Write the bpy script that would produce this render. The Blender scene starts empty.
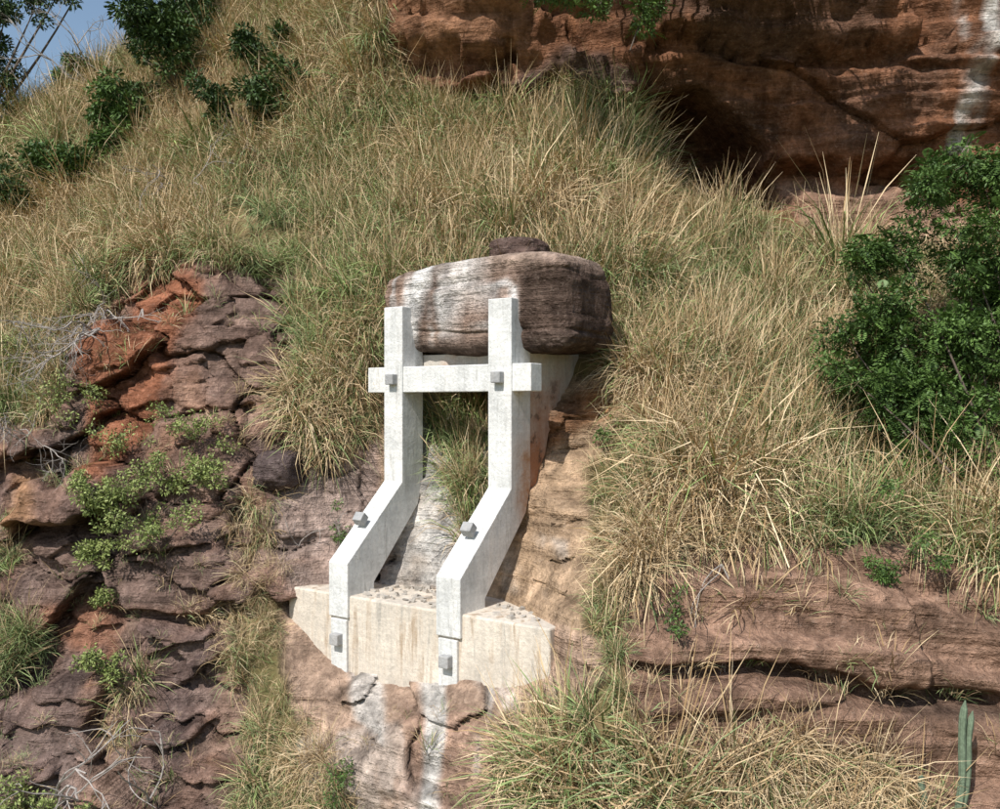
import bpy, math, numpy as np
from mathutils import Vector, Quaternion, Matrix
rng=np.random.default_rng(7)
S=0.024; D=22.0
sc=bpy.context.scene
def W(u,v,y):
    f=1+y/D
    return np.array([(u-500)*S*f, y, (404-v)*S*f])
# ---------------------------------------------------------------- noise
def hsh(ix,iy,iz,s):
    n=(ix*374761393+iy*668265263+iz*1442695041+s*974711+1013904223)&0xffffffff
    n=((n^(n>>13))*1274126177)&0xffffffff
    n=((n^(n>>15))*1103515245)&0xffffffff
    n=n^(n>>16)
    return n/4294967295.0
def vnoise(x,y,z,s=0):
    x,y,z=np.broadcast_arrays(np.asarray(x,float),np.asarray(y,float),np.asarray(z,float))
    ix=np.floor(x).astype(np.int64);iy=np.floor(y).astype(np.int64);iz=np.floor(z).astype(np.int64)
    fx=x-ix;fy=y-iy;fz=z-iz
    fx=fx*fx*(3-2*fx);fy=fy*fy*(3-2*fy);fz=fz*fz*(3-2*fz)
    r=0
    for a in(0,1):
        for b in(0,1):
            for c in(0,1):
                w=(fx if a else 1-fx)*(fy if b else 1-fy)*(fz if c else 1-fz)
                r=r+w*hsh(ix+a,iy+b,iz+c,s)
    return r*2-1
def fbm(x,y,z,o=4,s=0):
    r=0;a=1;t=0
    for i in range(o):
        r=r+a*vnoise(x*2**i+i*17.3,y*2**i,z*2**i+i*5.1,s+i);t+=a;a*=.5
    return r/t*1.4
def worley(x,z,s=0):
    ix=np.floor(x).astype(np.int64);iz=np.floor(z).astype(np.int64)
    f1=np.full(x.shape,9.);f2=np.full(x.shape,9.);idv=np.zeros(x.shape)
    for a in(-1,0,1):
        for b in(-1,0,1):
            cx=ix+a;cz=iz+b
            px=cx+hsh(cx,cz,cz*0+1,s)*.9;pz=cz+hsh(cx,cz,cz*0+2,s)*.9
            d=np.hypot(px-x,pz-z);h=hsh(cx,cz,cz*0+3,s)
            c=d<f1
            f2=np.where(c,f1,np.minimum(f2,d));idv=np.where(c,h,idv);f1=np.where(c,d,f1)
    return idv,f1,f2
def sstep(a,b,x):
    t=np.clip((x-a)/(b-a),0,1);return t*t*(3-2*t)
def polyd(u,v,P):
    P=np.array(P,float);ins=np.zeros(u.shape,bool);d=np.full(u.shape,1e9)
    for i in range(len(P)):
        a=P[i];b=P[(i+1)%len(P)];e=b-a
        t=np.clip(((u-a[0])*e[0]+(v-a[1])*e[1])/(e@e+1e-9),0,1)
        d=np.minimum(d,np.hypot(u-a[0]-t*e[0],v-a[1]-t*e[1]))
        if a[1]!=b[1]:
            c=((a[1]>v)!=(b[1]>v))&(u<(b[0]-a[0])*(v-a[1])/(b[1]-a[1])+a[0]);ins^=c
    return np.where(ins,d,-d)
# ---------------------------------------------------------------- mesh helpers
def mesh_obj(name,V,F,mats,attrs=None,smooth=False,matidx=None,link=True,parent=None):
    V=np.ascontiguousarray(V,dtype=np.float32);F=np.ascontiguousarray(F,dtype=np.int32)
    me=bpy.data.meshes.new(name);k=F.shape[1]
    me.vertices.add(len(V));me.vertices.foreach_set('co',V.ravel())
    me.loops.add(F.size);me.loops.foreach_set('vertex_index',F.ravel())
    me.polygons.add(len(F));me.polygons.foreach_set('loop_start',np.arange(0,F.size,k,dtype=np.int32))
    me.polygons.foreach_set('loop_total',np.full(len(F),k,np.int32))
    me.polygons.foreach_set('use_smooth',np.full(len(F),smooth))
    if matidx is not None: me.polygons.foreach_set('material_index',np.ascontiguousarray(matidx,dtype=np.int32))
    me.update(calc_edges=True)
    for k2,a in (attrs or {}).items():
        a=np.ascontiguousarray(a,dtype=np.float32)
        if a.ndim==2:
            if a.shape[1]==3:a=np.hstack([a,np.ones((len(a),1),np.float32)])
            at=me.attributes.new(k2,'FLOAT_COLOR','POINT');at.data.foreach_set('color',a.ravel())
        else:
            at=me.attributes.new(k2,'FLOAT','POINT');at.data.foreach_set('value',a)
    for m in mats: me.materials.append(m)
    ob=bpy.data.objects.new(name,me)
    if link: sc.collection.objects.link(ob)
    if parent: ob.parent=parent
    return ob
class MB:
    def __init__(s): s.V=[];s.F=[];s.R=[];s.M=[];s.n=0
    def add(s,V,F,r=None,m=0):
        V=np.asarray(V,float).reshape(-1,3);F=np.asarray(F,int).reshape(-1,4)
        s.V.append(V);s.F.append(F+s.n);s.n+=len(V)
        s.R.append(np.full(len(V),.5) if r is None else np.broadcast_to(r,(len(V),)));s.M.append(np.full(len(F),m))
    def obj(s,name,mats,smooth=False,parent=None,link=True):
        return mesh_obj(name,np.vstack(s.V),np.vstack(s.F),mats,{'rnd':np.concatenate(s.R)},smooth,np.concatenate(s.M),link,parent)
def tube(mb,pts,rad,n=6,m=0,r=None,ribs=0):
    pts=np.asarray(pts,float);N=len(pts);rad=np.broadcast_to(rad,(N,))
    tg=np.gradient(pts,axis=0);tg/=np.linalg.norm(tg,axis=1)[:,None]+1e-9
    ref=np.array([.31,.93,.2]);A=np.cross(tg,ref);A/=np.linalg.norm(A,axis=1)[:,None]+1e-9;B=np.cross(tg,A)
    an=np.arange(n)/n*2*np.pi
    rr=np.ones(n) if not ribs else 1+.18*np.cos(an*ribs)
    V=pts[:,None,:]+rad[:,None,None]*rr[None,:,None]*(np.cos(an)[None,:,None]*A[:,None,:]+np.sin(an)[None,:,None]*B[:,None,:])
    i=np.arange(N-1)[:,None]*n;j=np.arange(n)[None,:];j2=(j+1)%n
    F=np.stack([i+j,i+j2,i+n+j2,i+n+j],-1).reshape(-1,4)
    mb.add(V.reshape(-1,3),F,r,m)
# ---------------------------------------------------------------- node helpers
def newmat(name):
    m=bpy.data.materials.new(name);m.use_nodes=True;nt=m.node_tree;nt.nodes.clear()
    o=nt.nodes.new('ShaderNodeOutputMaterial');return m,nt,o
class NH:
    def __init__(s,nt): s.nt=nt
    def n(s,t,**k):
        x=s.nt.nodes.new(t)
        for a,b in k.items(): setattr(x,a,b)
        return x
    def put(s,sock,val):
        if isinstance(val,bpy.types.NodeSocket): s.nt.links.new(val,sock)
        else: sock.default_value=val
    def math(s,op,a,b=0.,clamp=False):
        x=s.n('ShaderNodeMath',operation=op,use_clamp=clamp);s.put(x.inputs[0],a);s.put(x.inputs[1],b);return x.outputs[0]
    def mix(s,f,a,b,mode='MIX'):
        x=s.n('ShaderNodeMix',data_type='RGBA',blend_type=mode);s.put(x.inputs[0],f);s.put(x.inputs[6],a);s.put(x.inputs[7],b);return x.outputs[2]
    def noise(s,vec,scale,detail=6,rough=.6,dist=0):
        x=s.n('ShaderNodeTexNoise');s.put(x.inputs['Vector'],vec);x.inputs['Scale'].default_value=scale;x.inputs['Detail'].default_value=detail
        x.inputs['Roughness'].default_value=rough;x.inputs['Distortion'].default_value=dist;return x.outputs[0]
    def rng(s,v,a,b,c,d):
        x=s.n('ShaderNodeMapRange');s.put(x.inputs[0],v)
        for i,q in enumerate((a,b,c,d)): x.inputs[i+1].default_value=q
        return x.outputs[0]
    def scl(s,vec,sx):
        x=s.n('ShaderNodeVectorMath',operation='MULTIPLY');s.put(x.inputs[0],vec);x.inputs[1].default_value=sx;return x.outputs[0]
    def comb(s,v):
        x=s.n('ShaderNodeCombineColor')
        for i in range(3): s.put(x.inputs[i],v)
        return x.outputs[0]
    def attr(s,name,typ='GEOMETRY'):
        return s.n('ShaderNodeAttribute',attribute_name=name,attribute_type=typ)
    def bump(s,h,st,dist):
        x=s.n('ShaderNodeBump');s.put(x.inputs['Strength'],st);x.inputs['Distance'].default_value=dist;s.put(x.inputs['Height'],h);return x.outputs[0]
def rock_mat():
    m,nt,o=newmat('weathered_rock');h=NH(nt)
    P=h.n('ShaderNodeNewGeometry').outputs['Position']
    col=h.attr('Col').outputs['Color']
    a=h.noise(P,1.3,6,.68);b=h.noise(h.scl(P,(.3,.3,3.6)),1.0,5,.65);c=h.noise(h.scl(P,(2.6,2.6,.3)),1.,4,.6);d=h.noise(P,8,5,.72)
    f=h.math('MULTIPLY',h.rng(a,.3,.7,.5,1.45),h.rng(b,.3,.7,.68,1.26))
    f=h.math('MULTIPLY',f,h.rng(c,.32,.62,.62,1.15));f=h.math('MULTIPLY',f,h.rng(d,.3,.7,.70,1.30))
    c1=h.mix(1.,col,h.comb(f),'MULTIPLY')
    c1=h.mix(h.rng(d,.56,.68,0,.4),c1,h.mix(.5,c1,(.45,.38,.32,1)))
    bs=h.n('ShaderNodeBsdfDiffuse');h.put(bs.inputs['Color'],c1)
    hh=h.math('ADD',h.math('MULTIPLY',a,1.2),h.math('ADD',h.math('MULTIPLY',b,.8),h.math('MULTIPLY',d,.35)))
    h.put(bs.inputs['Normal'],h.bump(hh,1.,.36));nt.links.new(bs.outputs[0],o.inputs[0]);return m
def soil_mat():
    m,nt,o=newmat('soil_under_grass');h=NH(nt);bs=h.n('ShaderNodeBsdfDiffuse');h.put(bs.inputs[0],h.attr('Col').outputs['Color']);nt.links.new(bs.outputs[0],o.inputs[0]);return m
def concrete_mat(name,base,rust=0.,brown=0.,legrust=0):
    m,nt,o=newmat(name);h=NH(nt)
    P=h.n('ShaderNodeNewGeometry').outputs['Position']
    a=h.noise(P,1.2,6,.68);b=h.noise(h.scl(P,(3.5,3.5,.35)),1.,5,.65);c=h.noise(P,14,5,.7);l=h.noise(h.scl(P,(.1,.1,7.)),1.,2,.5)
    f=h.math('MULTIPLY',h.rng(a,.3,.7,.76,1.14),h.rng(b,.3,.7,.80,1.12));f=h.math('MULTIPLY',f,h.rng(c,.3,.7,.84,1.12));f=h.math('MULTIPLY',f,h.rng(l,.3,.7,.93,1.05))
    col=h.mix(1.,(*base,1),h.comb(f),'MULTIPLY')
    st=h.rng(b,.5,.62,0,.2+brown);st=h.math('MULTIPLY',st,h.rng(a,.38,.6,.1,1.))
    col=h.mix(st,col,(.36,.26,.17,1))
    gr=h.rng(h.noise(h.scl(P,(5,5,.6)),1.,5,.7),.55,.68,0,.45);col=h.mix(gr,col,(.28,.27,.25,1))
    pit=h.rng(h.noise(P,28,3,.6),.6,.68,0,.6);col=h.mix(pit,col,(.28,.26,.23,1))
    sp=h.n('ShaderNodeSeparateXYZ');h.put(sp.inputs[0],P)
    if rust:
        g=h.math('ADD',h.rng(sp.outputs[2],1.3,-1.2,0,1.),h.rng(a,.3,.7,-.45,.45),True)
        col=h.mix(h.math('MULTIPLY',g,rust),col,(.34,.13,.05,1))
        g2=h.rng(h.noise(P,2.6,6,.7),.54,.62,0,.8);col=h.mix(h.math('MULTIPLY',g2,g),col,(.07,.05,.04,1))
    if legrust:
        g=h.math('MULTIPLY',h.rng(sp.outputs[2],.4,-1.4,0,1.),h.rng(sp.outputs[2],-3.2,-2.2,0,1.))
        g=h.math('MULTIPLY',g,h.rng(sp.outputs[0],.20,.55,0,1.))
        g=h.math('MULTIPLY',g,h.rng(a,.35,.6,.3,1.));col=h.mix(g,col,(.36,.17,.07,1))
    bs=h.n('ShaderNodeBsdfPrincipled');h.put(bs.inputs['Base Color'],col);bs.inputs['Roughness'].default_value=.88;bs.inputs['Specular IOR Level'].default_value=.25
    h.put(bs.inputs['Normal'],h.bump(h.math('ADD',c,h.math('MULTIPLY',a,2.)),.45,.05));nt.links.new(bs.outputs[0],o.inputs[0]);return m
def grass_mat():
    m,nt,o=newmat('tall_grass_blades');h=NH(nt)
    d=h.n('ShaderNodeBsdfDiffuse');h.put(d.inputs[0],h.attr('Col').outputs['Color']);nt.links.new(d.outputs[0],o.inputs[0]);return m
def leaf_mat(name,c1,c2):
    m,nt,o=newmat(name);h=NH(nt);r=h.attr('rnd').outputs['Fac']
    c=h.mix(r,(*c1,1),(*c2,1))
    bs=h.n('ShaderNodeBsdfPrincipled');h.put(bs.inputs['Base Color'],c);bs.inputs['Roughness'].default_value=.5;bs.inputs['Specular IOR Level'].default_value=.3
    nt.links.new(bs.outputs[0],o.inputs[0]);return m
def bark_mat(name,c):
    m,nt,o=newmat(name);h=NH(nt);P=h.n('ShaderNodeNewGeometry').outputs['Position']
    n=h.noise(P,12,4,.7);bs=h.n('ShaderNodeBsdfPrincipled');h.put(bs.inputs['Base Color'],h.mix(1.,(*c,1),h.comb(h.rng(n,.3,.7,.6,1.3)),'MULTIPLY'));bs.inputs['Roughness'].default_value=.85
    nt.links.new(bs.outputs[0],o.inputs[0]);return m
ROCK=rock_mat();SOIL=soil_mat()
CONC=concrete_mat('pale_concrete',(.77,.77,.75),legrust=1)
CONC_R=concrete_mat('rust_stained_concrete',(.66,.61,.54),.9,.2)
CONC_P=concrete_mat('stained_pad_concrete',(.74,.66,.56),0,.65)
ANCH=concrete_mat('anchor_cap_grey',(.42,.42,.42))
GRASS=grass_mat()
BARK=bark_mat('bark',(.12,.09,.07));TWIG=bark_mat('grey_twig',(.36,.32,.29));CACT=bark_mat('cactus_skin',(.15,.20,.13))
# ---------------------------------------------------------------- terrain
CP=[(1000,-200,7),(700,-200,7),(450,-200,8.5),(1300,-200,7),(1000,0,6.5),(800,0,6.8),(650,0,7),(500,0,7.5),(400,0,9),
(1000,100,6.8),(800,100,7.5),(680,110,8.2),(560,60,8.6),(450,60,8),(1000,200,6.6),(850,200,7.2),(720,190,8.2),
(600,130,7.8),(500,130,8),(400,130,9),(950,260,5),(800,260,5.3),(680,240,5.6),(600,220,5),(500,200,5.2),(400,200,6.5),
(300,100,12),(300,0,17),(200,20,19),(200,100,15),(100,100,18),(0,130,20),(300,200,8),(200,200,10),(100,200,13),(0,200,16),
(0,300,9),(100,290,7),(200,280,5),(300,300,4.5),(380,300,3.2),(0,400,5),(100,400,3.5),(200,400,3),(300,400,2.4),
(0,550,2),(100,550,1.2),(200,550,.9),(270,560,.8),(0,700,0),(150,700,-.8),(280,680,-.9),(0,809,-1.5),(200,809,-2),(350,809,-2.6),
(500,255,3.6),(600,260,3.2),(450,350,2.2),(450,400,1.7),(440,480,1.1),(410,580,.3),(470,570,-.4),(350,500,1.8),(330,560,.9),(288,580,.6),(275,640,-.1),
(590,370,.9),(560,430,.2),(540,480,-.3),(540,560,-1.5),(575,600,-3.7),(575,650,-4.5),(560,700,-4.7),(450,715,-3.3),(330,700,-1.55),(400,640,-.4),(500,640,-1.9),(500,710,-4.0),(385,712,-2.5),
(600,640,-4.5),(700,500,-2.2),(650,400,-.2),(700,300,3.0),(900,400,.5),(900,500,-2.2),(620,590,-3.7),(700,640,-4.5),(900,600,-4.5),(900,700,-5.0),
(700,750,-5.3),(550,780,-5.0),(1000,560,-4),(1000,809,-5.8),(750,809,-6),(450,809,-4.3),(600,500,-1.2),
(-200,130,24),(-200,400,7),(-200,700,1),(-200,1000,-1),(300,1100,-4),(800,1100,-8),(1200,1000,-8),(1200,600,-5),(1200,300,4),(1200,0,6.5),(0,-100,26),(200,-150,24),(300,-100,21)]
CW=np.array([W(*p) for p in CP]);cx,cy,cz=CW.T
def tps(r2): return .5*r2*np.log(r2+1e-6)
K=tps((cx[:,None]-cx)**2+(cz[:,None]-cz)**2);nC=len(CP);A=np.zeros((nC+3,nC+3))
A[:nC,:nC]=K+np.eye(nC)*.1;A[:nC,nC:]=np.stack([np.ones(nC),cx,cz],1);A[nC:,:nC]=A[:nC,nC:].T
wt=np.linalg.solve(A,np.concatenate([cy,[0,0,0]]))
def base(x,z):
    r=wt[nC]+wt[nC+1]*x+wt[nC+2]*z
    for i in range(nC): r=r+wt[i]*tps((x-cx[i])**2+(z-cz[i])**2)
    return r
def axis(lo,a,b,hi,fine,coarse):
    return np.concatenate([np.arange(lo,a,coarse),np.arange(a,b,fine),np.arange(b,hi+coarse,coarse)])
ax=axis(-42,-15,14,30,.06,.22);az=axis(-19,-10.5,11,32,.05,.2)
X,Z=np.meshgrid(ax,az);nx,nz=len(ax),len(az)
ridge=12.7+(X+22.8)*np.where(X>-22.8,.57,.25)+.5*fbm(X*.4,0*X,0*X+3,3,5)
over=np.maximum(Z-ridge,0);Zc=np.minimum(Z,ridge)
Y0=base(X,Zc);Y0=np.clip(Y0,-14,40)
f=1+Y0/D;U=500+X/(S*f);Vv=404-Zc/(S*f)
wu=U+14*fbm(X*.7,Y0*.3,Zc*.7,4,11);wv=Vv+14*fbm(X*.7,Y0*.3,Zc*.7,4,23)
RP={'cliff':[(385,-400),(385,40),(410,85),(500,98),(560,78),(630,108),(650,170),(700,222),(800,245),(900,258),(1000,250),(1500,230),(1500,-400)],
'left':[(-400,420),(10,425),(60,410),(85,330),(125,272),(200,255),(292,278),(285,395),(292,440),(305,455),(350,450),(385,430),(385,610),(290,620),(262,590),(240,620),(250,660),(262,720),(235,850),(210,1200),(-400,1200)],
'tan':[(480,480),(520,440),(570,385),(618,375),(625,420),(590,475),(597,560),(580,640),(380,620),(385,400),(490,395)],
'below':[(280,610),(580,620),(622,640),(580,700),(535,710),(525,760),(550,850),(540,1200),(310,1200),(320,809),(305,740),(290,700)],
'right':[(620,590),(690,545),(800,542),(900,540),(1000,560),(1500,540),(1500,1200),(935,1200),(925,810),(890,760),(800,740),(740,755),(690,770),(640,725)]}
M={k:sstep(-7,7,polyd(wu,wv,p)) for k,p in RP.items()}
rock=np.maximum.reduce(list(M.values()))
near=sstep(-40,20,polyd(U,Vv,[(350,330),(620,330),(620,420),(600,640),(290,640),(330,480)]))
rightleg=sstep(505,540,U)*sstep(380,400,Vv)
ida,f1,f2=worley(X*.34+.35*fbm(X*.5,0*X,Zc*.5,3,2),Zc*.62+.45*fbm(X*.5,0*X,Zc*.5,3,3),4)
idb,g1,g2=worley(X*.9+.3*fbm(X,0*X,Zc,3,6),Zc*1.8+.3*fbm(X,0*X,Zc,3,7),9)
idc,k1,k2=worley(X*.16+.3*fbm(X*.3,0*X,Zc*.3,3,12),Zc*.42+.04*X+.25*fbm(X*.3,0*X,Zc*.3,3,13),14)
crack=sstep(.0,.05,f2-f1);crack2=sstep(0,.08,g2-g1);crack3=sstep(0,.05,k2-k1)
# each slab leans out toward its top, so its foot is undercut
blk=(ida-.5)*1.7+(1-crack)*.35+(idb-.5)*.5+(1-crack2)*.10+(f1-.4)*.25
big=(idc-.5)*1.4+(k1-.4)*.4+(1-crack3)*.15
tz=Zc*.95+.05*X+.5*fbm(X*.2,0*X,Zc*.35,3,31);ph=tz-np.floor(tz)
strat=(sstep(0,.85,ph)*(1-sstep(.85,1,ph)))*(.25+.75*hsh(np.floor(tz).astype(np.int64),np.zeros(tz.shape,np.int64),0,3))
tz2=Zc*2.6+.15*X+.7*fbm(X*.3,0*X,Zc*.6,3,37);ph2=tz2-np.floor(tz2);str2=ph2*(1-sstep(.8,1,ph2))*(.2+.8*hsh(np.floor(tz2).astype(np.int64),np.zeros(tz2.shape,np.int64),0,5))
n1=fbm(X*.35,Y0*.35,Zc*.35,5,41);n2=fbm(X*1.6,Y0,Zc*1.6,4,51)
amp=1-.75*near*(1-.7*rightleg)
dl=M['left']*(blk*1.0+.25*n1-.10*str2)+M['cliff']*(-strat*.30-str2*.14+big*.75+.6*n1)+M['right']*(-strat*.50-str2*.22+big*.35+.4*n1)+M['tan']*(-strat*.45-.25*str2+(idb-.5)*.35+(1-crack2)*.1)+M['below']*(-strat*.25-.12*str2+(blk*.25)+.15*n1)
Y=Y0+amp*(dl+rock*.12*n2+(1-rock)*(.65*n1+.25*n2))
for P,dp in [([(398,78),(500,86),(505,100),(440,106),(400,98)],1.4),([(635,98),(700,92),(745,130),(790,205),(700,212),(645,165)],2.7),([(770,160),(920,168),(945,190),(775,200)],1.3),([(390,10),(530,25),(530,34),(390,18)],.5),([(700,40),(1000,70),(1000,78),(700,50)],.4),([(415,395),(492,395),(488,440),(450,450),(425,430)],.5),
 ([(0,515),(110,520),(110,535),(0,532)],.8),([(100,620),(220,608),(220,622),(100,636)],.7),([(640,655),(800,668),(1000,702),(1000,716),(800,684),(640,668)],.8)]:
    Y+=dp*sstep(-7,7,polyd(wu,wv,P))
Y=Y+over*3.0;Zw=Zc-over*.35
# ---- colours
def paint(col,mask,c): return col*(1-mask[...,None])+np.array(c)*mask[...,None]
nA=fbm(X*.8,Y0*.4,Zc*.8,4,61);nB=fbm(X*1.3,0*X,Zc*.22,4,71)
col=np.zeros(X.shape+(3,))+np.array((.13,.11,.05))
col=paint(col,sstep(0,.6,nA),(.20,.15,.08))
col=paint(col,M['cliff'],(.27,.13,.075));col=paint(col,M['left'],(.28,.175,.135));col=paint(col,M['right'],(.33,.205,.145))
col=paint(col,M['tan'],(.50,.35,.23));col=paint(col,M['below'],(.50,.35,.26))
lm=M['left'];col=paint(col,lm*sstep(.1,.6,nA)*.6,(.14,.10,.09));col=paint(col,lm*sstep(.1,.6,-nA)*.6,(.38,.21,.135))
lm2=lm*sstep(.55,.75,idb);col=paint(col,lm2*.5,(.36,.26,.21))
lc=M['cliff'];col=paint(col,lc*sstep(.0,.6,nA)*.6,(.12,.075,.055));col=paint(col,lc*sstep(.1,.6,-nB)*.4,(.32,.145,.075))
BL=[([(85,400),(95,330),(140,275),(190,268),(200,300),(150,420),(125,470),(85,465)],(.35,.135,.07),.8),
([(10,470),(45,465),(50,510),(5,520)],(.52,.29,.16),.8),([(15,430),(75,420),(85,470),(30,475)],(.12,.09,.08),.7),
([(45,610),(100,600),(95,680),(40,650)],(.42,.19,.11),.6),
([(200,280),(295,280),(285,400),(205,395)],(.23,.155,.125),.75),([(248,440),(310,445),(320,490),(270,497)],(.13,.09,.085),.9),
([(262,500),(330,450),(385,440),(370,600),(290,590)],(.46,.35,.30),.85),
([(30,520),(230,540),(220,600),(110,610),(20,600)],(.20,.145,.125),.6),([(0,660),(80,660),(90,809),(0,809)],(.17,.13,.12),.6),
([(120,640),(220,600),(215,700),(150,809),(110,760)],(.20,.15,.14),.5),
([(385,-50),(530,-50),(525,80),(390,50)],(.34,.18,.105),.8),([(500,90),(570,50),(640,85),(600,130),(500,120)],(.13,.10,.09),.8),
([(395,60),(480,50),(500,90),(420,90)],(.25,.13,.09),.5),
([(640,60),(760,100),(750,190),(650,160)],(.14,.08,.05),.85),([(640,-60),(900,-60),(880,40),(700,60)],(.16,.10,.075),.65),  # overhang shade, then tree shadow, painted dark into the cliff colour
([(780,180),(900,180),(1000,210),(1000,260),(790,235)],(.38,.24,.17),.8),
([(395,395),(455,395),(458,480),(448,598),(370,596),(395,500)],(.62,.60,.57),.95),([(455,440),(492,430),(480,560),(450,590)],(.56,.49,.41),.7),
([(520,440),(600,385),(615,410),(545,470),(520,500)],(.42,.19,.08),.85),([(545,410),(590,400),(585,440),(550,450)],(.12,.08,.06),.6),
([(470,700),(540,760),(520,809),(400,809),(410,700)],(.48,.30,.22),.6),
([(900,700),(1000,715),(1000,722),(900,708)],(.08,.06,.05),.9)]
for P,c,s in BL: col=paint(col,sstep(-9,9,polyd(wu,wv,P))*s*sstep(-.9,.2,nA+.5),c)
wN=sstep(-.35,.25,nB+.3*fbm(X*4,0*X,Zc*2,3,81))
wu2=U+5*fbm(X*2,0*X,Zc*.6,3,91)
for P,s in [([(955,-40),(1015,-40),(1010,40),(980,60),(974,148),(952,150),(957,60)],.95),([(415,600),(500,600),(490,700),(468,820),(415,820),(422,720)],.98),([(345,600),(385,600),(385,740),(355,720)],.8),([(290,740),(400,720),(420,809),(290,809)],.35),([(500,520),(570,540),(560,600),(500,590)],.4),([(570,620),(570,710),(500,710),(480,640)],.55)]:
    col=paint(col,sstep(-4,4,polyd(wu2,Vv,P))*s*wN,(.72,.68,.63))
gy=((1-crack)*(M['left']+M['below'])+(1-crack3)*(M['cliff']+M['right'])*.5);col*=(1-.5*np.clip(gy,0,1))[...,None]
idx=np.arange(nx*nz).reshape(nz,nx)
F=np.stack([idx[:-1,:-1],idx[:-1,1:],idx[1:,1:],idx[1:,:-1]],-1).reshape(-1,4)
TV=np.stack([X,Y,Zw],-1).reshape(-1,3)
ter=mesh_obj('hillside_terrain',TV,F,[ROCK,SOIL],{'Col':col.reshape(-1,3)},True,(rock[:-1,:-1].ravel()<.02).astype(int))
Pg=TV.reshape(nz,nx,3);du=np.gradient(Pg,axis=1);dv=np.gradient(Pg,axis=0);Nn=np.cross(du,dv);area=np.linalg.norm(Nn,axis=2);Nn/=area[...,None]+1e-12
fin=1+Pg[...,1]/D;Uf=500+Pg[...,0]/(S*fin);Vf=404-Pg[...,2]/(S*fin)
def surf(u,v):
    d=(Uf-u)**2+(Vf-v)**2;d=np.where(d<9,Pg[...,1]*.01,d+10);i=np.unravel_index(np.argmin(d),d.shape);return Pg[i].copy(),Nn[i].copy()
def grid_plane():
    m,nt,o=newmat('valley_ground');h=NH(nt);P=h.n('ShaderNodeNewGeometry').outputs['Position']
    bs=h.n('ShaderNodeBsdfDiffuse');h.put(bs.inputs[0],h.mix(h.noise(P,.2,3,.6),(.05,.07,.02,1),(.16,.13,.07,1)));nt.links.new(bs.outputs[0],o.inputs[0])
    mesh_obj('ground',[(-900,-900,-18.5),(900,-900,-18.5),(900,900,-18.5),(-900,900,-18.5)],[(0,1,2,3)],[m])
grid_plane()
# ---------------------------------------------------------------- grass (one merged mesh)
def clump(n,L,w,th0,k,rad,stems=0,seed=0,bias=0.):
    r=np.random.default_rng(seed);V=[];R=[];T=[];Fc=[];ns=3;c=0
    for b in range(n+stems):
        st=b>=n
        ph=r.uniform(0,2*np.pi) if r.random()>bias else r.normal(0,.7)
        rr=rad*math.sqrt(r.random());p=np.array([rr*math.cos(ph),rr*math.sin(ph),-.08])
        az_=ph+r.normal(0,.5);a0=abs(r.normal(0,th0)) ;kk=k*r.uniform(.4,1.4);LL=L*r.uniform(.45,1.2);ww=w*r.uniform(.6,1.3)
        if st: a0*=.6;kk=.5*r.uniform(.3,1.3);LL=L*r.uniform(1.0,1.5);ww=w*.45
        side0=np.array([-math.sin(az_),math.cos(az_),0]);tw=r.uniform(-1,1)
        bend=r.random()<.15 and not st;bt=r.uniform(.2,.6)
        for i in range(ns+1):
            t=i/ns;th=a0+kk*t**1.3+(1.3 if bend and t>bt else 0)
            d=np.array([math.cos(az_)*math.sin(th),math.sin(az_)*math.sin(th),math.cos(th)])
            if i: p=p+d*LL/ns
            up=np.cross(d,side0);sd=side0*math.cos(tw)+up*math.sin(tw)
            wi=ww*.5*(.85,1.,.75,.06)[i]
            if st: wi=ww*.5*(.8,.8,1.6,.3)[i]
            V+=[p-sd*wi,p+sd*wi];T+=[t,t]
        rv=-1. if st else r.random()
        R+=[rv]*(2*(ns+1))
        for i in range(ns): Fc.append((c+2*i,c+2*i+1,c+2*i+3,c+2*i+2))
        c+=2*(ns+1)
    return np.array(V),np.array(Fc),np.array(R),np.array(T)
specs=[(46,1.15,.022,.28,1.2,.18,5,0),(48,1.0,.021,.40,1.5,.22,3,.2),(48,1.5,.022,.24,1.7,.18,8,.2),(48,1.25,.021,.55,2.2,.22,2,.5),(56,1.6,.019,.7,2.3,.32,0,.65),(30,.6,.016,.5,1.2,.18,2,0)]
TPL=[clump(*s[:7],i+20,s[7]) for i,s in enumerate(specs)]
gm=1-rock
GP=[([(-40,545),(28,555),(34,640),(0,690),(-40,690)],1.),([(240,605),(265,590),(290,640),(315,720),(355,790),(350,900),(235,900),(250,720)],.6),([(120,670),(160,670),(145,750),(100,770)],.3),([(0,750),(60,770),(40,900),(-40,900)],.25),
([(235,500),(270,490),(280,570),(255,610),(232,580)],.4),([(432,405),(490,405),(486,490),(470,545),(445,480)],1.0),([(505,730),(540,710),(560,809),(515,809)],.8),([(390,60),(420,90),(420,120),(380,110)],.8)]
wu3=Uf+10*nA;wv3=Vf+10*n2
for P,s in GP: gm=np.maximum(gm,s*sstep(-6,6,polyd(wu3,wv3,P)))
EX=[(372,345),(600,330),(612,385),(605,440),(585,480),(595,560),(600,680),(550,710),(480,710),(290,700),(275,590),(330,500),(385,440)]
ex=polyd(Uf,Vf,EX);inner=polyd(Uf,Vf,[(430,400),(490,400),(486,490),(470,545),(440,480)])
gm=np.where((ex>0)&(inner<0),0,gm)
gm=np.maximum(gm,.045*rock*(ex<0)*(Vf>250)*(1-near))
vis=(Uf>-70)&(Uf<1070)&(Vf>-60)&(Vf<900)&(over<=1.0)
bald=sstep(-.6,-.15,fbm(X*.6,Y0*.6,Zc*.6,3,131))*.8+.2
pr=(gm*vis*area*bald).ravel()
pr*=np.clip(1.2/(fin.ravel()**.9),.35,1.35)
NG=12000
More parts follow.
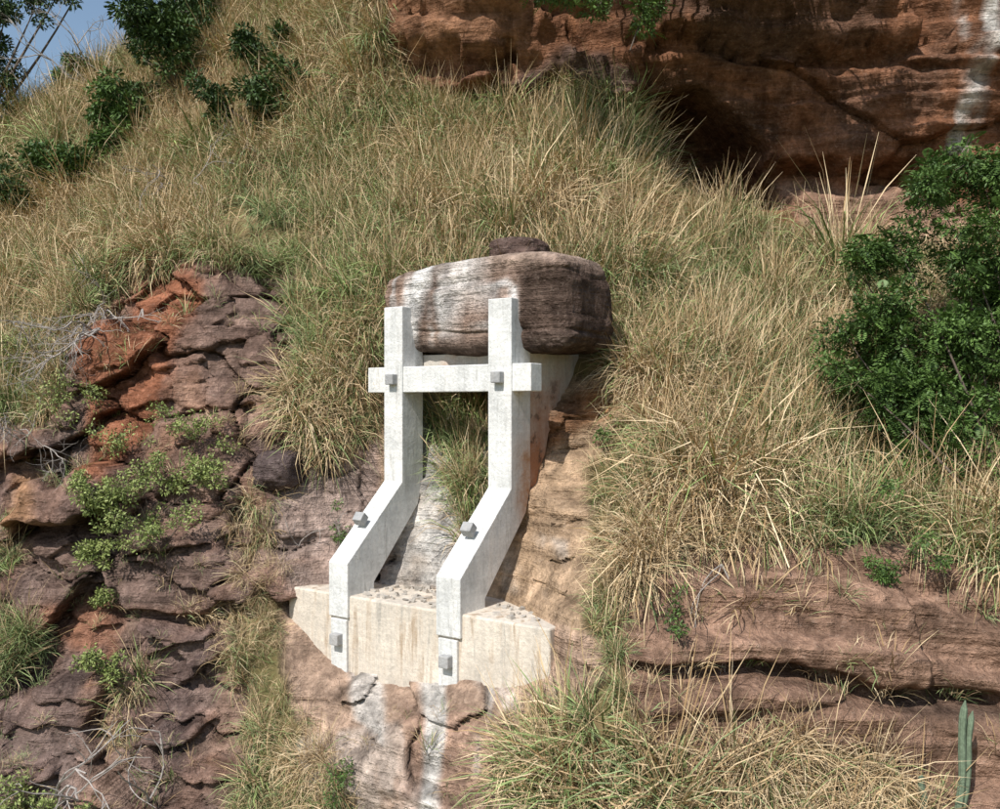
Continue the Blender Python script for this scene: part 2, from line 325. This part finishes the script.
pr/=pr.sum();ch=rng.choice(len(pr),NG,p=pr)
pts=TV[ch]+rng.normal(0,.03,(NG,3));nn=Nn.reshape(-1,3)[ch]
nn=np.where((nn[:,1]>0)[:,None],-nn,nn)
gu=Uf.ravel()[ch];gv=Vf.ravel()[ch]
pn=fbm(pts[:,0]*.55,pts[:,1]*.4,pts[:,2]*.55,3,101)
dry=.43+.62*pn+rng.normal(0,.15,NG)
for a,b,c,d_,e in [(640,480,80,110,.35),(740,570,130,60,.35),(820,780,110,70,.45),(570,200,110,35,.3),(490,120,120,50,-.3),(330,400,40,80,-.05),(370,200,90,80,-.25),(120,190,120,60,.05),(240,660,60,90,.3),(600,740,50,70,-.1),(730,290,70,70,-.3),(460,450,60,60,-.2),(360,20,60,60,.3),(880,520,60,50,-.2),(340,270,60,60,-.1)]:
    dry+=e*np.exp(-((gu-a)/c)**2-((gv-b)/d_)**2)
dry=np.clip(dry,.04,.97)
kd=np.where(dry>.58,rng.choice([3,4,1,2],NG,p=[.3,.45,.1,.15]),rng.choice([0,1,2,3,5],NG,p=[.25,.25,.32,.1,.08]))
onrock=(rock.ravel()[ch]>.6)&(gm.ravel()[ch]<.3);kd=np.where(onrock,5,kd)
scl=rng.uniform(.5,1.0,NG)*(1+.6*sstep(.0,.7,fbm(pts[:,0]*.7,pts[:,1]*.5,pts[:,2]*.7,3,77)));scl=np.where((inner.ravel()[ch]>0),.75,scl)
scl=np.where(rng.random(NG)<.04,scl*1.45,scl)
scl=np.where((ex.ravel()[ch]>-35)&(Vf.ravel()[ch]>400)&(inner.ravel()[ch]<0),scl*.6,scl)
strip=(gu<400)&(gv>480);scl=np.where(strip,scl*.7,scl)
hang=np.isin(kd,(3,4))
n3=nn*np.where(hang,.8,.4)[:,None]+np.stack([rng.normal(0,.2,NG),rng.normal(0,.2,NG),np.full(NG,.8)],1);n3/=np.linalg.norm(n3,axis=1)[:,None]
o3=nn*np.array([1,1,0]);o3/=np.linalg.norm(o3,axis=1)[:,None]+1e-9
sp=np.where(kd==0,rng.uniform(0,6.28,NG),rng.normal(0,.7,NG));cs,sn=np.cos(sp),np.sin(sp)
o3=np.stack([o3[:,0]*cs-o3[:,1]*sn,o3[:,0]*sn+o3[:,1]*cs,0*cs],1)
x3=o3-(o3*n3).sum(1)[:,None]*n3;x3/=np.linalg.norm(x3,axis=1)[:,None];y3=np.cross(n3,x3)
hue=rng.random(NG)
VV=[];FF=[];CC=[];off=0
G1=np.array([.09,.145,.035]);G2=np.array([.34,.42,.16]);G3=np.array([.31,.36,.21])
S1=np.array([.30,.19,.09]);S2=np.array([.80,.65,.43]);S3=np.array([.50,.35,.19])
for k,(tv,tf,tr,tt) in enumerate(TPL):
    s=np.where(kd==k)[0]
    if not len(s): continue
    q=tv[None]*scl[s][:,None,None]
    q=pts[s][:,None]+q[...,0:1]*x3[s][:,None]+q[...,1:2]*y3[s][:,None]+q[...,2:3]*n3[s][:,None]
    m=len(tv);nb=m//8
    # every blade gets its own small offset so no two tufts repeat
    q=q+np.repeat(rng.normal(0,.05,(len(s),nb,3)),8,axis=1)
    r=np.repeat(rng.random((len(s),nb)),8,axis=1);r2=np.repeat(rng.random((len(s),nb)),8,axis=1)[...,None]
    isd=((r<dry[s][:,None])|(tr[None]<0))[...,None]
    hh=hue[s][:,None,None]*.55
    g=(G1+(G2-G1)*r2)*(1-hh)+G3*hh;sC=(S1+(S2-S1)*r2)*(1-hh)+S3*hh
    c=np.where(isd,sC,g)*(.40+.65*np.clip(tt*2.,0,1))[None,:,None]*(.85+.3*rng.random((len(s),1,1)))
    VV.append(q.reshape(-1,3).astype(np.float32));CC.append(c.reshape(-1,3).astype(np.float32))
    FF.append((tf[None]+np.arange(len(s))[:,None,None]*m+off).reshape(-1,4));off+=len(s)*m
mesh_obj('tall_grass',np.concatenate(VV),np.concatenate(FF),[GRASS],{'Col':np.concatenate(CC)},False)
# ---------------------------------------------------------------- concrete frame
th=math.radians(35);Rv=np.array([math.cos(th),-math.sin(th),0]);Fv=np.array([-math.sin(th),-math.cos(th),0]);Zv=np.array([0,0,1.])
O=W(384,404,.9);O[2]=0
def L3(r,f_,z): return O+Rv*r+Fv*f_+Zv*z
frame=bpy.data.objects.new('concrete_support_frame',None);sc.collection.objects.link(frame)
import bmesh
def prism(name,prof,r0,r1,mat,bev=.02):
    n=len(prof);V=[L3(r0,a,b) for a,b in prof]+[L3(r1,a,b) for a,b in prof]
    me=bpy.data.meshes.new(name);me.from_pydata([tuple(v) for v in V],[],[list(range(n))[::-1],[n+i for i in range(n)]]+[[i,(i+1)%n,n+(i+1)%n,n+i] for i in range(n)])
    bm=bmesh.new();bm.from_mesh(me);bmesh.ops.recalc_face_normals(bm,faces=bm.faces);bm.to_mesh(me);bm.free()
    me.materials.append(mat);ob=bpy.data.objects.new(name,me);sc.collection.objects.link(ob);ob.parent=frame
    if bev:
        b=ob.modifiers.new('b','BEVEL');b.width=bev;b.segments=2
    return ob
prof=[(0,2.42),(0,-1.9),(1.9,-3.65),(1.9,-4.9),(1.0,-4.9),(1.0,-4.2),(-.6,-2.5),(-.8,-1.9),(-.8,2.42)]
prism('left_column',prof,0,.60,CONC);prism('right_column',prof,3.2,3.85,CONC)
prism('crossbeam',[(-.04,.93),(-.04,.30),(-.5,.30),(-.5,.93)],-.58,4.35,CONC)
prism('side_web_wall',[(-.75,1.28),(-.75,-2.5),(-1.1,-1.9),(-1.25,-1.5),(-1.5,-1.2),(-1.65,-.7),(-1.95,-.4),(-2.1,.0),(-2.55,.25),(-2.8,.7),(-3.1,.85),(-3.1,1.28)],3.3,3.81,CONC_R)
prism('boulder_seat',[(-.83,1.25),(-.83,.93),(-1.1,.6),(-3.0,.6),(-3.0,1.25)],.1,3.28,CONC_R)
prism('foundation_beam',[(1.82,-4.40),(1.82,-6.7),(-.2,-6.7),(-.2,-4.40)],-1.45,6.0,CONC_P,.04)
for r in(.06,3.26): prism('pilaster',[(1.90,-4.95),(1.88,-6.5),(1.7,-6.5),(1.7,-4.95)],r,r+.5,CONC,.02)
def cap(r,f_,z,s,fd): return prism('anchor_cap',[(f_,z+s/2),(f_+fd,z+s/2),(f_+fd,z-s/2),(f_,z-s/2)],r-s/2,r+s/2,ANCH,.025)
for r in(.31,3.52):
    cap(r,-.02,.62,.26,.20);cap(r,1.87,-5.4,.26,.2)
    prism('anchor_cap',[(1.02,-2.68),(1.18,-2.54),(1.32,-2.72),(1.18,-2.88)],r-.14,r+.14,ANCH,.02)
# ---------------------------------------------------------------- boulder
def boulder(name,c,L,Dp,H,ang,seed,exp=.45,paintf=None,col0=(.36,.25,.195),nu=260,nv=150,big_=False):
    th_=np.linspace(0,2*np.pi,nu,endpoint=False)[None,:];ph=np.linspace(-np.pi/2+.01,np.pi/2-.01,nv)[:,None]
    sg=lambda a,e:np.sign(a)*np.abs(a)**e
    x=sg(np.cos(ph),exp)*sg(np.cos(th_),exp);y=sg(np.cos(ph),exp)*sg(np.sin(th_),exp);z=sg(np.sin(ph),exp)+0*th_
    x=x*L/2;y=y*Dp/2;z=z*H/2
    d=.14*fbm(x*.8,y*.8,z*1.2,4,seed)+.05*fbm(x*3,y*3,z*5,4,seed+9)
    if big_:
        for z0,wz,dz in[(.28,.045,.06),(-.30,.04,.07),(.62,.03,.03),(-.02,.03,.03),(-.7,.05,.06)]:
            d=d-dz*np.exp(-((z-z0-.08*fbm(x*.8,y,x*0,3,int(z0*50)+60))/wz)**2)
    nl=np.sqrt(x*x+y*y+z*z)+1e-6
    x=x+d*x/nl*1.0;y=y+d*y/nl*1.6;z=z+d*z/nl*1.0
    if big_:
        y=np.where(y<0,y+.10*sstep(-.2,-.5,z)*(-y)*1.0,y)
        z=z-.09*np.maximum(0,-x-.3)*(z>0)*(z/H*2)+.07*np.maximum(0,-x)*(z<0)
    col=np.zeros(x.shape+(3,))+np.array(col0)
    if paintf: col=paintf(col,x,y,z)
    R=np.array([math.cos(ang),-math.sin(ang),0]);Bk=np.array([math.sin(ang),math.cos(ang),0])
    V=c+x[...,None]*R+y[...,None]*Bk+z[...,None]*Zv
    i=np.arange(nv*nu).reshape(nv,nu);F=np.stack([i[:-1],np.roll(i,-1,1)[:-1],np.roll(i,-1,1)[1:],i[1:]],-1).reshape(-1,4)
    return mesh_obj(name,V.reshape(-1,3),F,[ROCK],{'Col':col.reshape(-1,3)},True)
def pb(col,x,y,z):
    n=fbm(x*1.2,y,z*.6,4,3);n2=fbm(x*3,y,z*.8,4,8);n4=fbm(x*.5,y,z*5,4,18)
    fr=(y<.3)
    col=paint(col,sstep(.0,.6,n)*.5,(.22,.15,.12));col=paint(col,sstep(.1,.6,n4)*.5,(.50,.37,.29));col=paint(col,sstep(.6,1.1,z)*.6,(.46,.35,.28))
    for c0,w,s,sl in[(-1.75,.52,.98,.35),(-.85,.36,.95,.25),(-.15,.18,.7,.1),(-2.3,.12,.5,.1)]:
        d=np.abs(x-c0-sl*(z)-.15*n2-.1*n);col=paint(col,s*sstep(w,w*.3,d)*fr*sstep(-.5,.2,n2+.3+.3*z)*sstep(-1.2,-.6,z),(.84,.81,.78))
    col=paint(col,.85*sstep(1.2,1.7,x+.2*n)*sstep(1.05,.5,z)*(y<1.5),(.10,.068,.055));col=paint(col,.8*sstep(-.5,-1.,z),(.11,.08,.065))  # shade of the right end and underside painted into the boulder colour
    d=np.hypot(x-1.1,(z+.05)*.8)+.05*n2;col=paint(col,.85*np.exp(-((d-.40)/.08)**2)*fr*sstep(-.5,.1,n2+.2),(.7,.67,.65))
    return col
bc=W(494,309,.8)
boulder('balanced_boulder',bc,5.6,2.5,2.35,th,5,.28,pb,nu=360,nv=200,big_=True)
boulder('rock_slab',W(518,252,2.2),1.6,1.3,.8,.2,15,.7,None,(.19,.13,.11),90,60)
boulder('dark_rock',surf(285,468)[0]+np.array([0,-.1,0]),1.2,1.0,.95,.3,25,.6,None,(.12,.09,.085),90,60)
mb=MB()
for i in range(90):
    p=L3(rng.uniform(.7,3.1),rng.uniform(.1,1.65),-4.38)
    if rng.random()<.2:p=L3(rng.uniform(3.9,5.6),rng.uniform(.6,1.6),-4.38)
    r=rng.uniform(.02,.075)
    q=rng.normal(0,1,(8,3));box=np.array([[a,b,c] for a in(-1,1) for b in(-1,1) for c in(-1,1)])*r*rng.uniform(.5,1.3,(1,3))*np.array([1,1,.6])+q*r*.3
    an=rng.uniform(0,3);Rm=np.array([[math.cos(an),-math.sin(an),0],[math.sin(an),math.cos(an),0],[0,0,1]])
    mb.add(box@Rm.T+p,[(0,1,3,2),(4,6,7,5),(0,4,5,1),(2,3,7,6),(0,2,6,4),(1,5,7,3)])
mb.obj('rubble',[concrete_mat('grey_gravel',(.46,.42,.37))])
# ---------------------------------------------------------------- trees & shrubs
def leaves(mb,C,n,L,w,up=.4,m=1):
    C=np.asarray(C);k=rng.choice(len(C),n,p=(C[:,3]**2)/(C[:,3]**2).sum())
    d=rng.normal(0,1,(n,3));d/=np.linalg.norm(d,axis=1)[:,None]
    p=C[k,:3]+d*(C[k,3]*rng.uniform(.2,1,n)**.6)[:,None]*np.array([1,1,.75])
    a=d+rng.normal(0,.6,(n,3))+np.array([0,0,-.25]);a/=np.linalg.norm(a,axis=1)[:,None]
    nr=rng.normal(0,.6,(n,3))+np.array([0,0,up*2]);s=np.cross(a,nr);s/=np.linalg.norm(s,axis=1)[:,None]+1e-9
    ll=(L*rng.uniform(.6,1.3,n))[:,None];ww=(w*rng.uniform(.7,1.2,n))[:,None];b=np.cross(s,a)
    V=np.stack([p,p+a*ll*.5+s*ww*.5+b*ll*.06,p+a*ll,p+a*ll*.5-s*ww*.5+b*ll*.06],1)
    cb=rng.random(len(C));r=np.clip(cb[k]*.5+rng.random(n)*.5,0,1)
    mb.add(V.reshape(-1,3),np.arange(4*n).reshape(-1,4),np.repeat(r,4),m)
def sprays(mb,C,n,L,pairs,ll,lw,m=1):
    for _ in range(n):
        k=rng.choice(len(C),p=(C[:,3]**2)/(C[:,3]**2).sum());c=C[k]
        d=rng.normal(0,1,3);d/=np.linalg.norm(d);p=c[:3]+d*c[3]*rng.uniform(.3,.9)
        a=d*np.array([1,1,.5])+rng.normal(0,.35,3);a/=np.linalg.norm(a);s=np.cross(a,[0,0,1.]);s/=np.linalg.norm(s)+1e-9;nr=np.cross(s,a)
        t=np.linspace(.1,1,pairs);Lr=L*rng.uniform(.7,1.2)
        q=p+a*(t*Lr)[:,None]-np.array([0,0,1])*(t**2*Lr*.35)[:,None]
        V=[];base_=rng.random()*.55+.0
        for sg in(-1,1):
            dr=a*.35+s*sg*1.-np.array([0,0,.2]);dr/=np.linalg.norm(dr);wd=np.cross(dr,nr)
            l2=ll*np.sin(np.clip(t*2.6+.4,0,3.0))[:,None]
            V.append(np.stack([q,q+dr*l2*.5+wd*lw*.5,q+dr*l2,q+dr*l2*.5-wd*lw*.5],1))
        V=np.concatenate(V).reshape(-1,3);mb.add(V,np.arange(len(V)).reshape(-1,4),np.repeat(np.clip(base_+rng.random(2*pairs)*.4,0,1),4),m)
def plant(name,basep,crowns,nsub,subr,nleaf,L,w,mat,trunk=.12,spr=None,bark=None,twigs=True):
    mb=MB();crowns=np.array(crowns,float);vol=crowns[:,3]**2;vol/=vol.sum();C=[]
    for i in range(nsub):
        k=rng.choice(len(crowns),p=vol);d=rng.normal(0,1,3);d/=np.linalg.norm(d)
        C.append([*(crowns[k,:3]+d*crowns[k,3]*rng.uniform(.25,1.05)),subr*rng.uniform(.6,1.4)])
    C=np.array(C);b=np.asarray(basep,float)
    for c in crowns:
        n=8;t=np.linspace(0,1,n)[:,None];mid=b*.5+c[:3]*.5+rng.normal(0,.25,3)*np.linalg.norm(c[:3]-b)*.3
        pts_=(1-t)**2*b+2*t*(1-t)*mid+t*t*c[:3];tube(mb,pts_,np.linspace(trunk,trunk*.2,n),6,0)
    for c in C[::1]:
        k=np.argmin(np.linalg.norm(crowns[:,:3]-c[:3],axis=1));a=crowns[k,:3];t=np.linspace(0,1,5)[:,None]
        tube(mb,a+(c[:3]-a)*t+rng.normal(0,.04,(5,3))*(t>0)*(t<1),np.linspace(trunk*.2,.006,5),4,0)
    if spr: sprays(mb,C,spr[0],spr[1],spr[2],spr[3],spr[4])
    if nleaf: leaves(mb,C,nleaf,L,w)
    return mb.obj(name,[bark or BARK,mat])
LG=leaf_mat('tree_leaves',(.03,.06,.018),(.15,.25,.06))
LD=leaf_mat('dark_shrub_leaves',(.022,.045,.015),(.09,.15,.04))
LY=leaf_mat('pale_leaves',(.12,.17,.045),(.36,.41,.14))
def cr(L): return [[*W(u,v,y),r] for u,v,y,r in L]
plant('feathery_leaf_tree',W(1040,590,-3.6),cr([(930,190,-.6,.9),(985,180,-.5,1.),(895,245,-.8,.8),(965,260,-1,1.1),(858,262,-.8,.5),(885,330,-1.2,.9),(955,340,-1.5,1.1),(1010,300,-1.,1.2),(838,325,-1,.5),(845,375,-1.3,.5),(925,400,-1.8,1.0),(990,420,-2,1.2),(880,390,-1.5,.8),(1000,490,-2.5,.9),(920,465,-2.2,.85),(1060,350,-1.5,1.6),(1060,480,-2.2,1.2),(960,505,-2.5,.6),(950,440,-2.4,.8)]),370,.36,46000,.13,.055,LG,.045,(3600,.40,8,.14,.05))
plant('overhanging_tree',W(720,-230,6.0),cr([(600,5,4.5,.7),(645,20,4.5,.55),(560,-15,4.6,.7),(620,-60,4.3,1.2),(700,-70,4.0,1.3),(790,-80,3.8,1.4),(545,-60,4.6,1.1),(870,-80,3.6,1.1),(630,50,4.6,.3),(740,-140,4,1.5),(750,-50,4.2,.8),(690,-40,4.4,.8),(820,-50,4.0,.7)]),230,.3,19000,.14,.06,LG,.10,(1200,.4,8,.13,.05))
def shrub(name,u,v,rpx,n,mat,L=.22,h=1.0,sub=60,nl=5000,dy=-.8):
    p,_=surf(u,v+rpx*.9);f_=1+p[1]/D;r=rpx*S*f_
    c=p+np.array([0,dy*.6,r*.95]);crow=[[*(c+np.array([rng.normal(0,.5),rng.normal(0,.3),rng.normal(0,.5*h)])*r),r*rng.uniform(.3,.6)] for i in range(n)]
    return plant(name,p,crow,sub,r*.24,nl,L,L*.42,mat,.07)
shrub('dark_shrub',265,98,42,9,LD,nl=6500);shrub('dark_shrub',265,58,26,5,LD,nl=3000);shrub('dark_shrub',180,52,42,8,LD,L=.26,nl=6500);shrub('dark_shrub',135,95,24,5,LD,nl=3000);shrub('dark_shrub',200,15,28,6,LD,nl=4000,L=.26)
shrub('green_shrub',125,125,30,6,LG,nl=4000);shrub('green_shrub',60,170,36,7,LG,nl=4500);shrub('green_shrub',95,165,26,6,LG,nl=3500);shrub('green_shrub',15,195,28,6,LD,nl=3000);shrub('green_shrub',75,72,16,5,LG,nl=2000)
p0,_=surf(20,135)
plant('skyline_tree',p0+np.array([-2.5,0,-.5]),cr([(8,88,19,.8),(-15,50,19,1.2),(5,15,19,.9),(35,8,19,.6),(-30,0,19,1.5),(62,-12,19,.7),(20,-30,19,1.2),(-30,100,19,1.2),(90,-30,19,.9),(0,70,19,.7)]),110,.38,12000,.24,.10,LD,.10)
def bare(name,base_,dirn,length,depth,mat,r0=.03,sag=0.2,spread=.6):
    mb=MB()
    def rec(p,d,L,r,k):
        n=6;pts_=[p]
        for i in range(n):
            d=d+rng.normal(0,.2,3)-np.array([0,0,sag*.12]);d/=np.linalg.norm(d);pts_.append(pts_[-1]+d*L/n)
        tube(mb,pts_,np.linspace(r,r*.45,n+1),5,0)
        if k>0:
            for _ in range(rng.integers(3,5)):
                q=pts_[rng.integers(2,n+1)];d2=d+rng.normal(0,spread,3);d2/=np.linalg.norm(d2);rec(q,d2,L*rng.uniform(.5,.8),r*.55,k-1)
    for dd in dirn: rec(np.asarray(base_,float),np.asarray(dd,float),length,r0,depth)
    return mb.obj(name,[mat])
bare('dead_shrub',surf(120,318)[0],[(-.8,-.8,.3),(-.6,-.9,-.1),(.1,-.9,.4),(-.9,-.6,-.1)],1.8,3,TWIG,.04,.4)
bare('dead_shrub',surf(95,330)[0],[(-.5,-.9,.5),(-.6,-.9,-.1),(.5,-.9,.3)],1.7,3,TWIG,.04,.4)
bare('hanging_roots',surf(140,310)[0],[(-.1,-.6,-.9),(.2,-.5,-.9),(-.4,-.6,-.8)],2.2,2,TWIG,.025,.8,.3)
bare('bare_branch',surf(60,790)[0]+np.array([0,-.3,0]),[(.85,-.4,.35),(.5,-.5,.8)],2.0,2,TWIG,.04,.1)
bare('bare_branch',surf(150,800)[0]+np.array([0,-.2,0]),[(.0,-.3,1.),(.2,-.3,.9)],1.6,1,TWIG,.03,0)
bare('dead_shrub',surf(30,450)[0],[(.5,-.7,.6),(-.2,-.7,.8),(.8,-.6,.2)],1.3,3,TWIG,.025,.2)
bare('skyline_branches',surf(95,82)[0]+np.array([0,0,-.3]),[(-.5,-.1,.8),(-.1,0,1.),(-.8,0,.5)],2.6,3,TWIG,.05,0,.5)
bare('dead_shrub',surf(185,200)[0],[(-.5,-.9,.8),(.5,-.9,.6)],1.8,3,TWIG,.035,.2)
for u in(300,340): bare('bare_branch',surf(u,545)[0],[(.1,-.3,.9),(-.3,-.5,.6)],.8,1,TWIG,.015,0)
bare('hanging_roots',surf(720,560)[0]+np.array([0,-.3,0]),[(-.3,-.6,-.8),(.1,-.6,-.9),(-.6,-.6,-.5),(.4,-.6,-.6)],1.6,2,TWIG,.014,.8,.4)
for u,v,r,nl in[(150,500,42,2600),(185,465,30,1800),(115,480,26,1500),(200,420,28,1100),(95,552,16,900),(105,655,16,1000),(75,395,26,700),(40,345,26,700),(110,590,10,500),(20,790,26,900),(70,800,20,700),(130,440,22,700),(165,525,30,1200)]:
    p,_=surf(u,v+r*.5);f_=1+p[1]/D;rr=r*S*f_
    c=p+np.array([0,-.45,rr*.5]);crow=[[*(c+np.array([rng.normal(0,.8),rng.normal(0,.25),rng.normal(0,.35)])*rr),rr*.45] for i in range(8)]
    plant('leafy_plant',p,crow,60,.13,nl,.10,.045,LY,.012)
for u,v,r,nl in[(855,525,24,1500),(700,165,14,500),(910,560,14,500),(665,600,12,400),(345,525,10,300),(600,430,8,300),(340,770,12,400)]:
    p,_=surf(u,v+r*.5);rr=r*S;c=p+np.array([0,-.4,rr*.4])
    plant('green_weed',p,[[*(c+rng.normal(0,.8,3)*rr),rr*.5] for i in range(5)],26,.12,nl,.09,.035,LG,.008)
def cactus(base_,hs):
    mb=MB()
    for dx,dy,h,r,lean in hs:
        n=14;t=np.linspace(0,1,n);p=np.stack([base_[0]+dx+lean*t*h+.03*np.sin(t*6),base_[1]+dy+0*t,base_[2]-.15+t*h],1)
        rad=r*np.minimum(1,np.sqrt(np.maximum(0,(1.0-t)*9+.02)));tube(mb,p,rad*(1+.06*np.sin(t*16)),24,0,None,6)
    return mb.obj('columnar_cactus',[CACT],True)
p,_=surf(948,795);cactus(p+np.array([0,-.35,0]),[(0,0,1.9,.055,.07),(.10,.05,1.7,.05,.11),(-.62,0,.6,.05,0)])
# ---------------------------------------------------------------- light, sky, camera
sd=Vector((-.38,-.60,.80)).normalized()
w=bpy.data.worlds.new('World');sc.world=w;w.use_nodes=True;nt=w.node_tree
bg=nt.nodes['Background'];sk=nt.nodes.new('ShaderNodeTexSky');sk.sky_type='NISHITA';sk.sun_disc=False
sk.sun_elevation=math.asin(sd.z);sk.sun_rotation=math.atan2(sd.x,sd.y);sk.air_density=1.3;sk.dust_density=1.0;sk.ozone_density=1.0
nt.links.new(sk.outputs[0],bg.inputs[0]);bg.inputs[1].default_value=.13
l=bpy.data.lights.new('sun','SUN');l.energy=5.0;l.angle=math.radians(.5);l.color=(1,.96,.90);lo=bpy.data.objects.new('sun',l);sc.collection.objects.link(lo);lo.rotation_euler=sd.to_track_quat('Z','Y').to_euler()
cam=bpy.data.cameras.new('camera');co=bpy.data.objects.new('camera',cam);sc.collection.objects.link(co);co.location=(0,-D,0);co.rotation_euler=(math.pi/2,0,0)
cam.lens=36*D/(1000*S);cam.clip_end=3000;sc.camera=co
sc.view_settings.view_transform='Standard';sc.view_settings.look='None';sc.view_settings.exposure=0
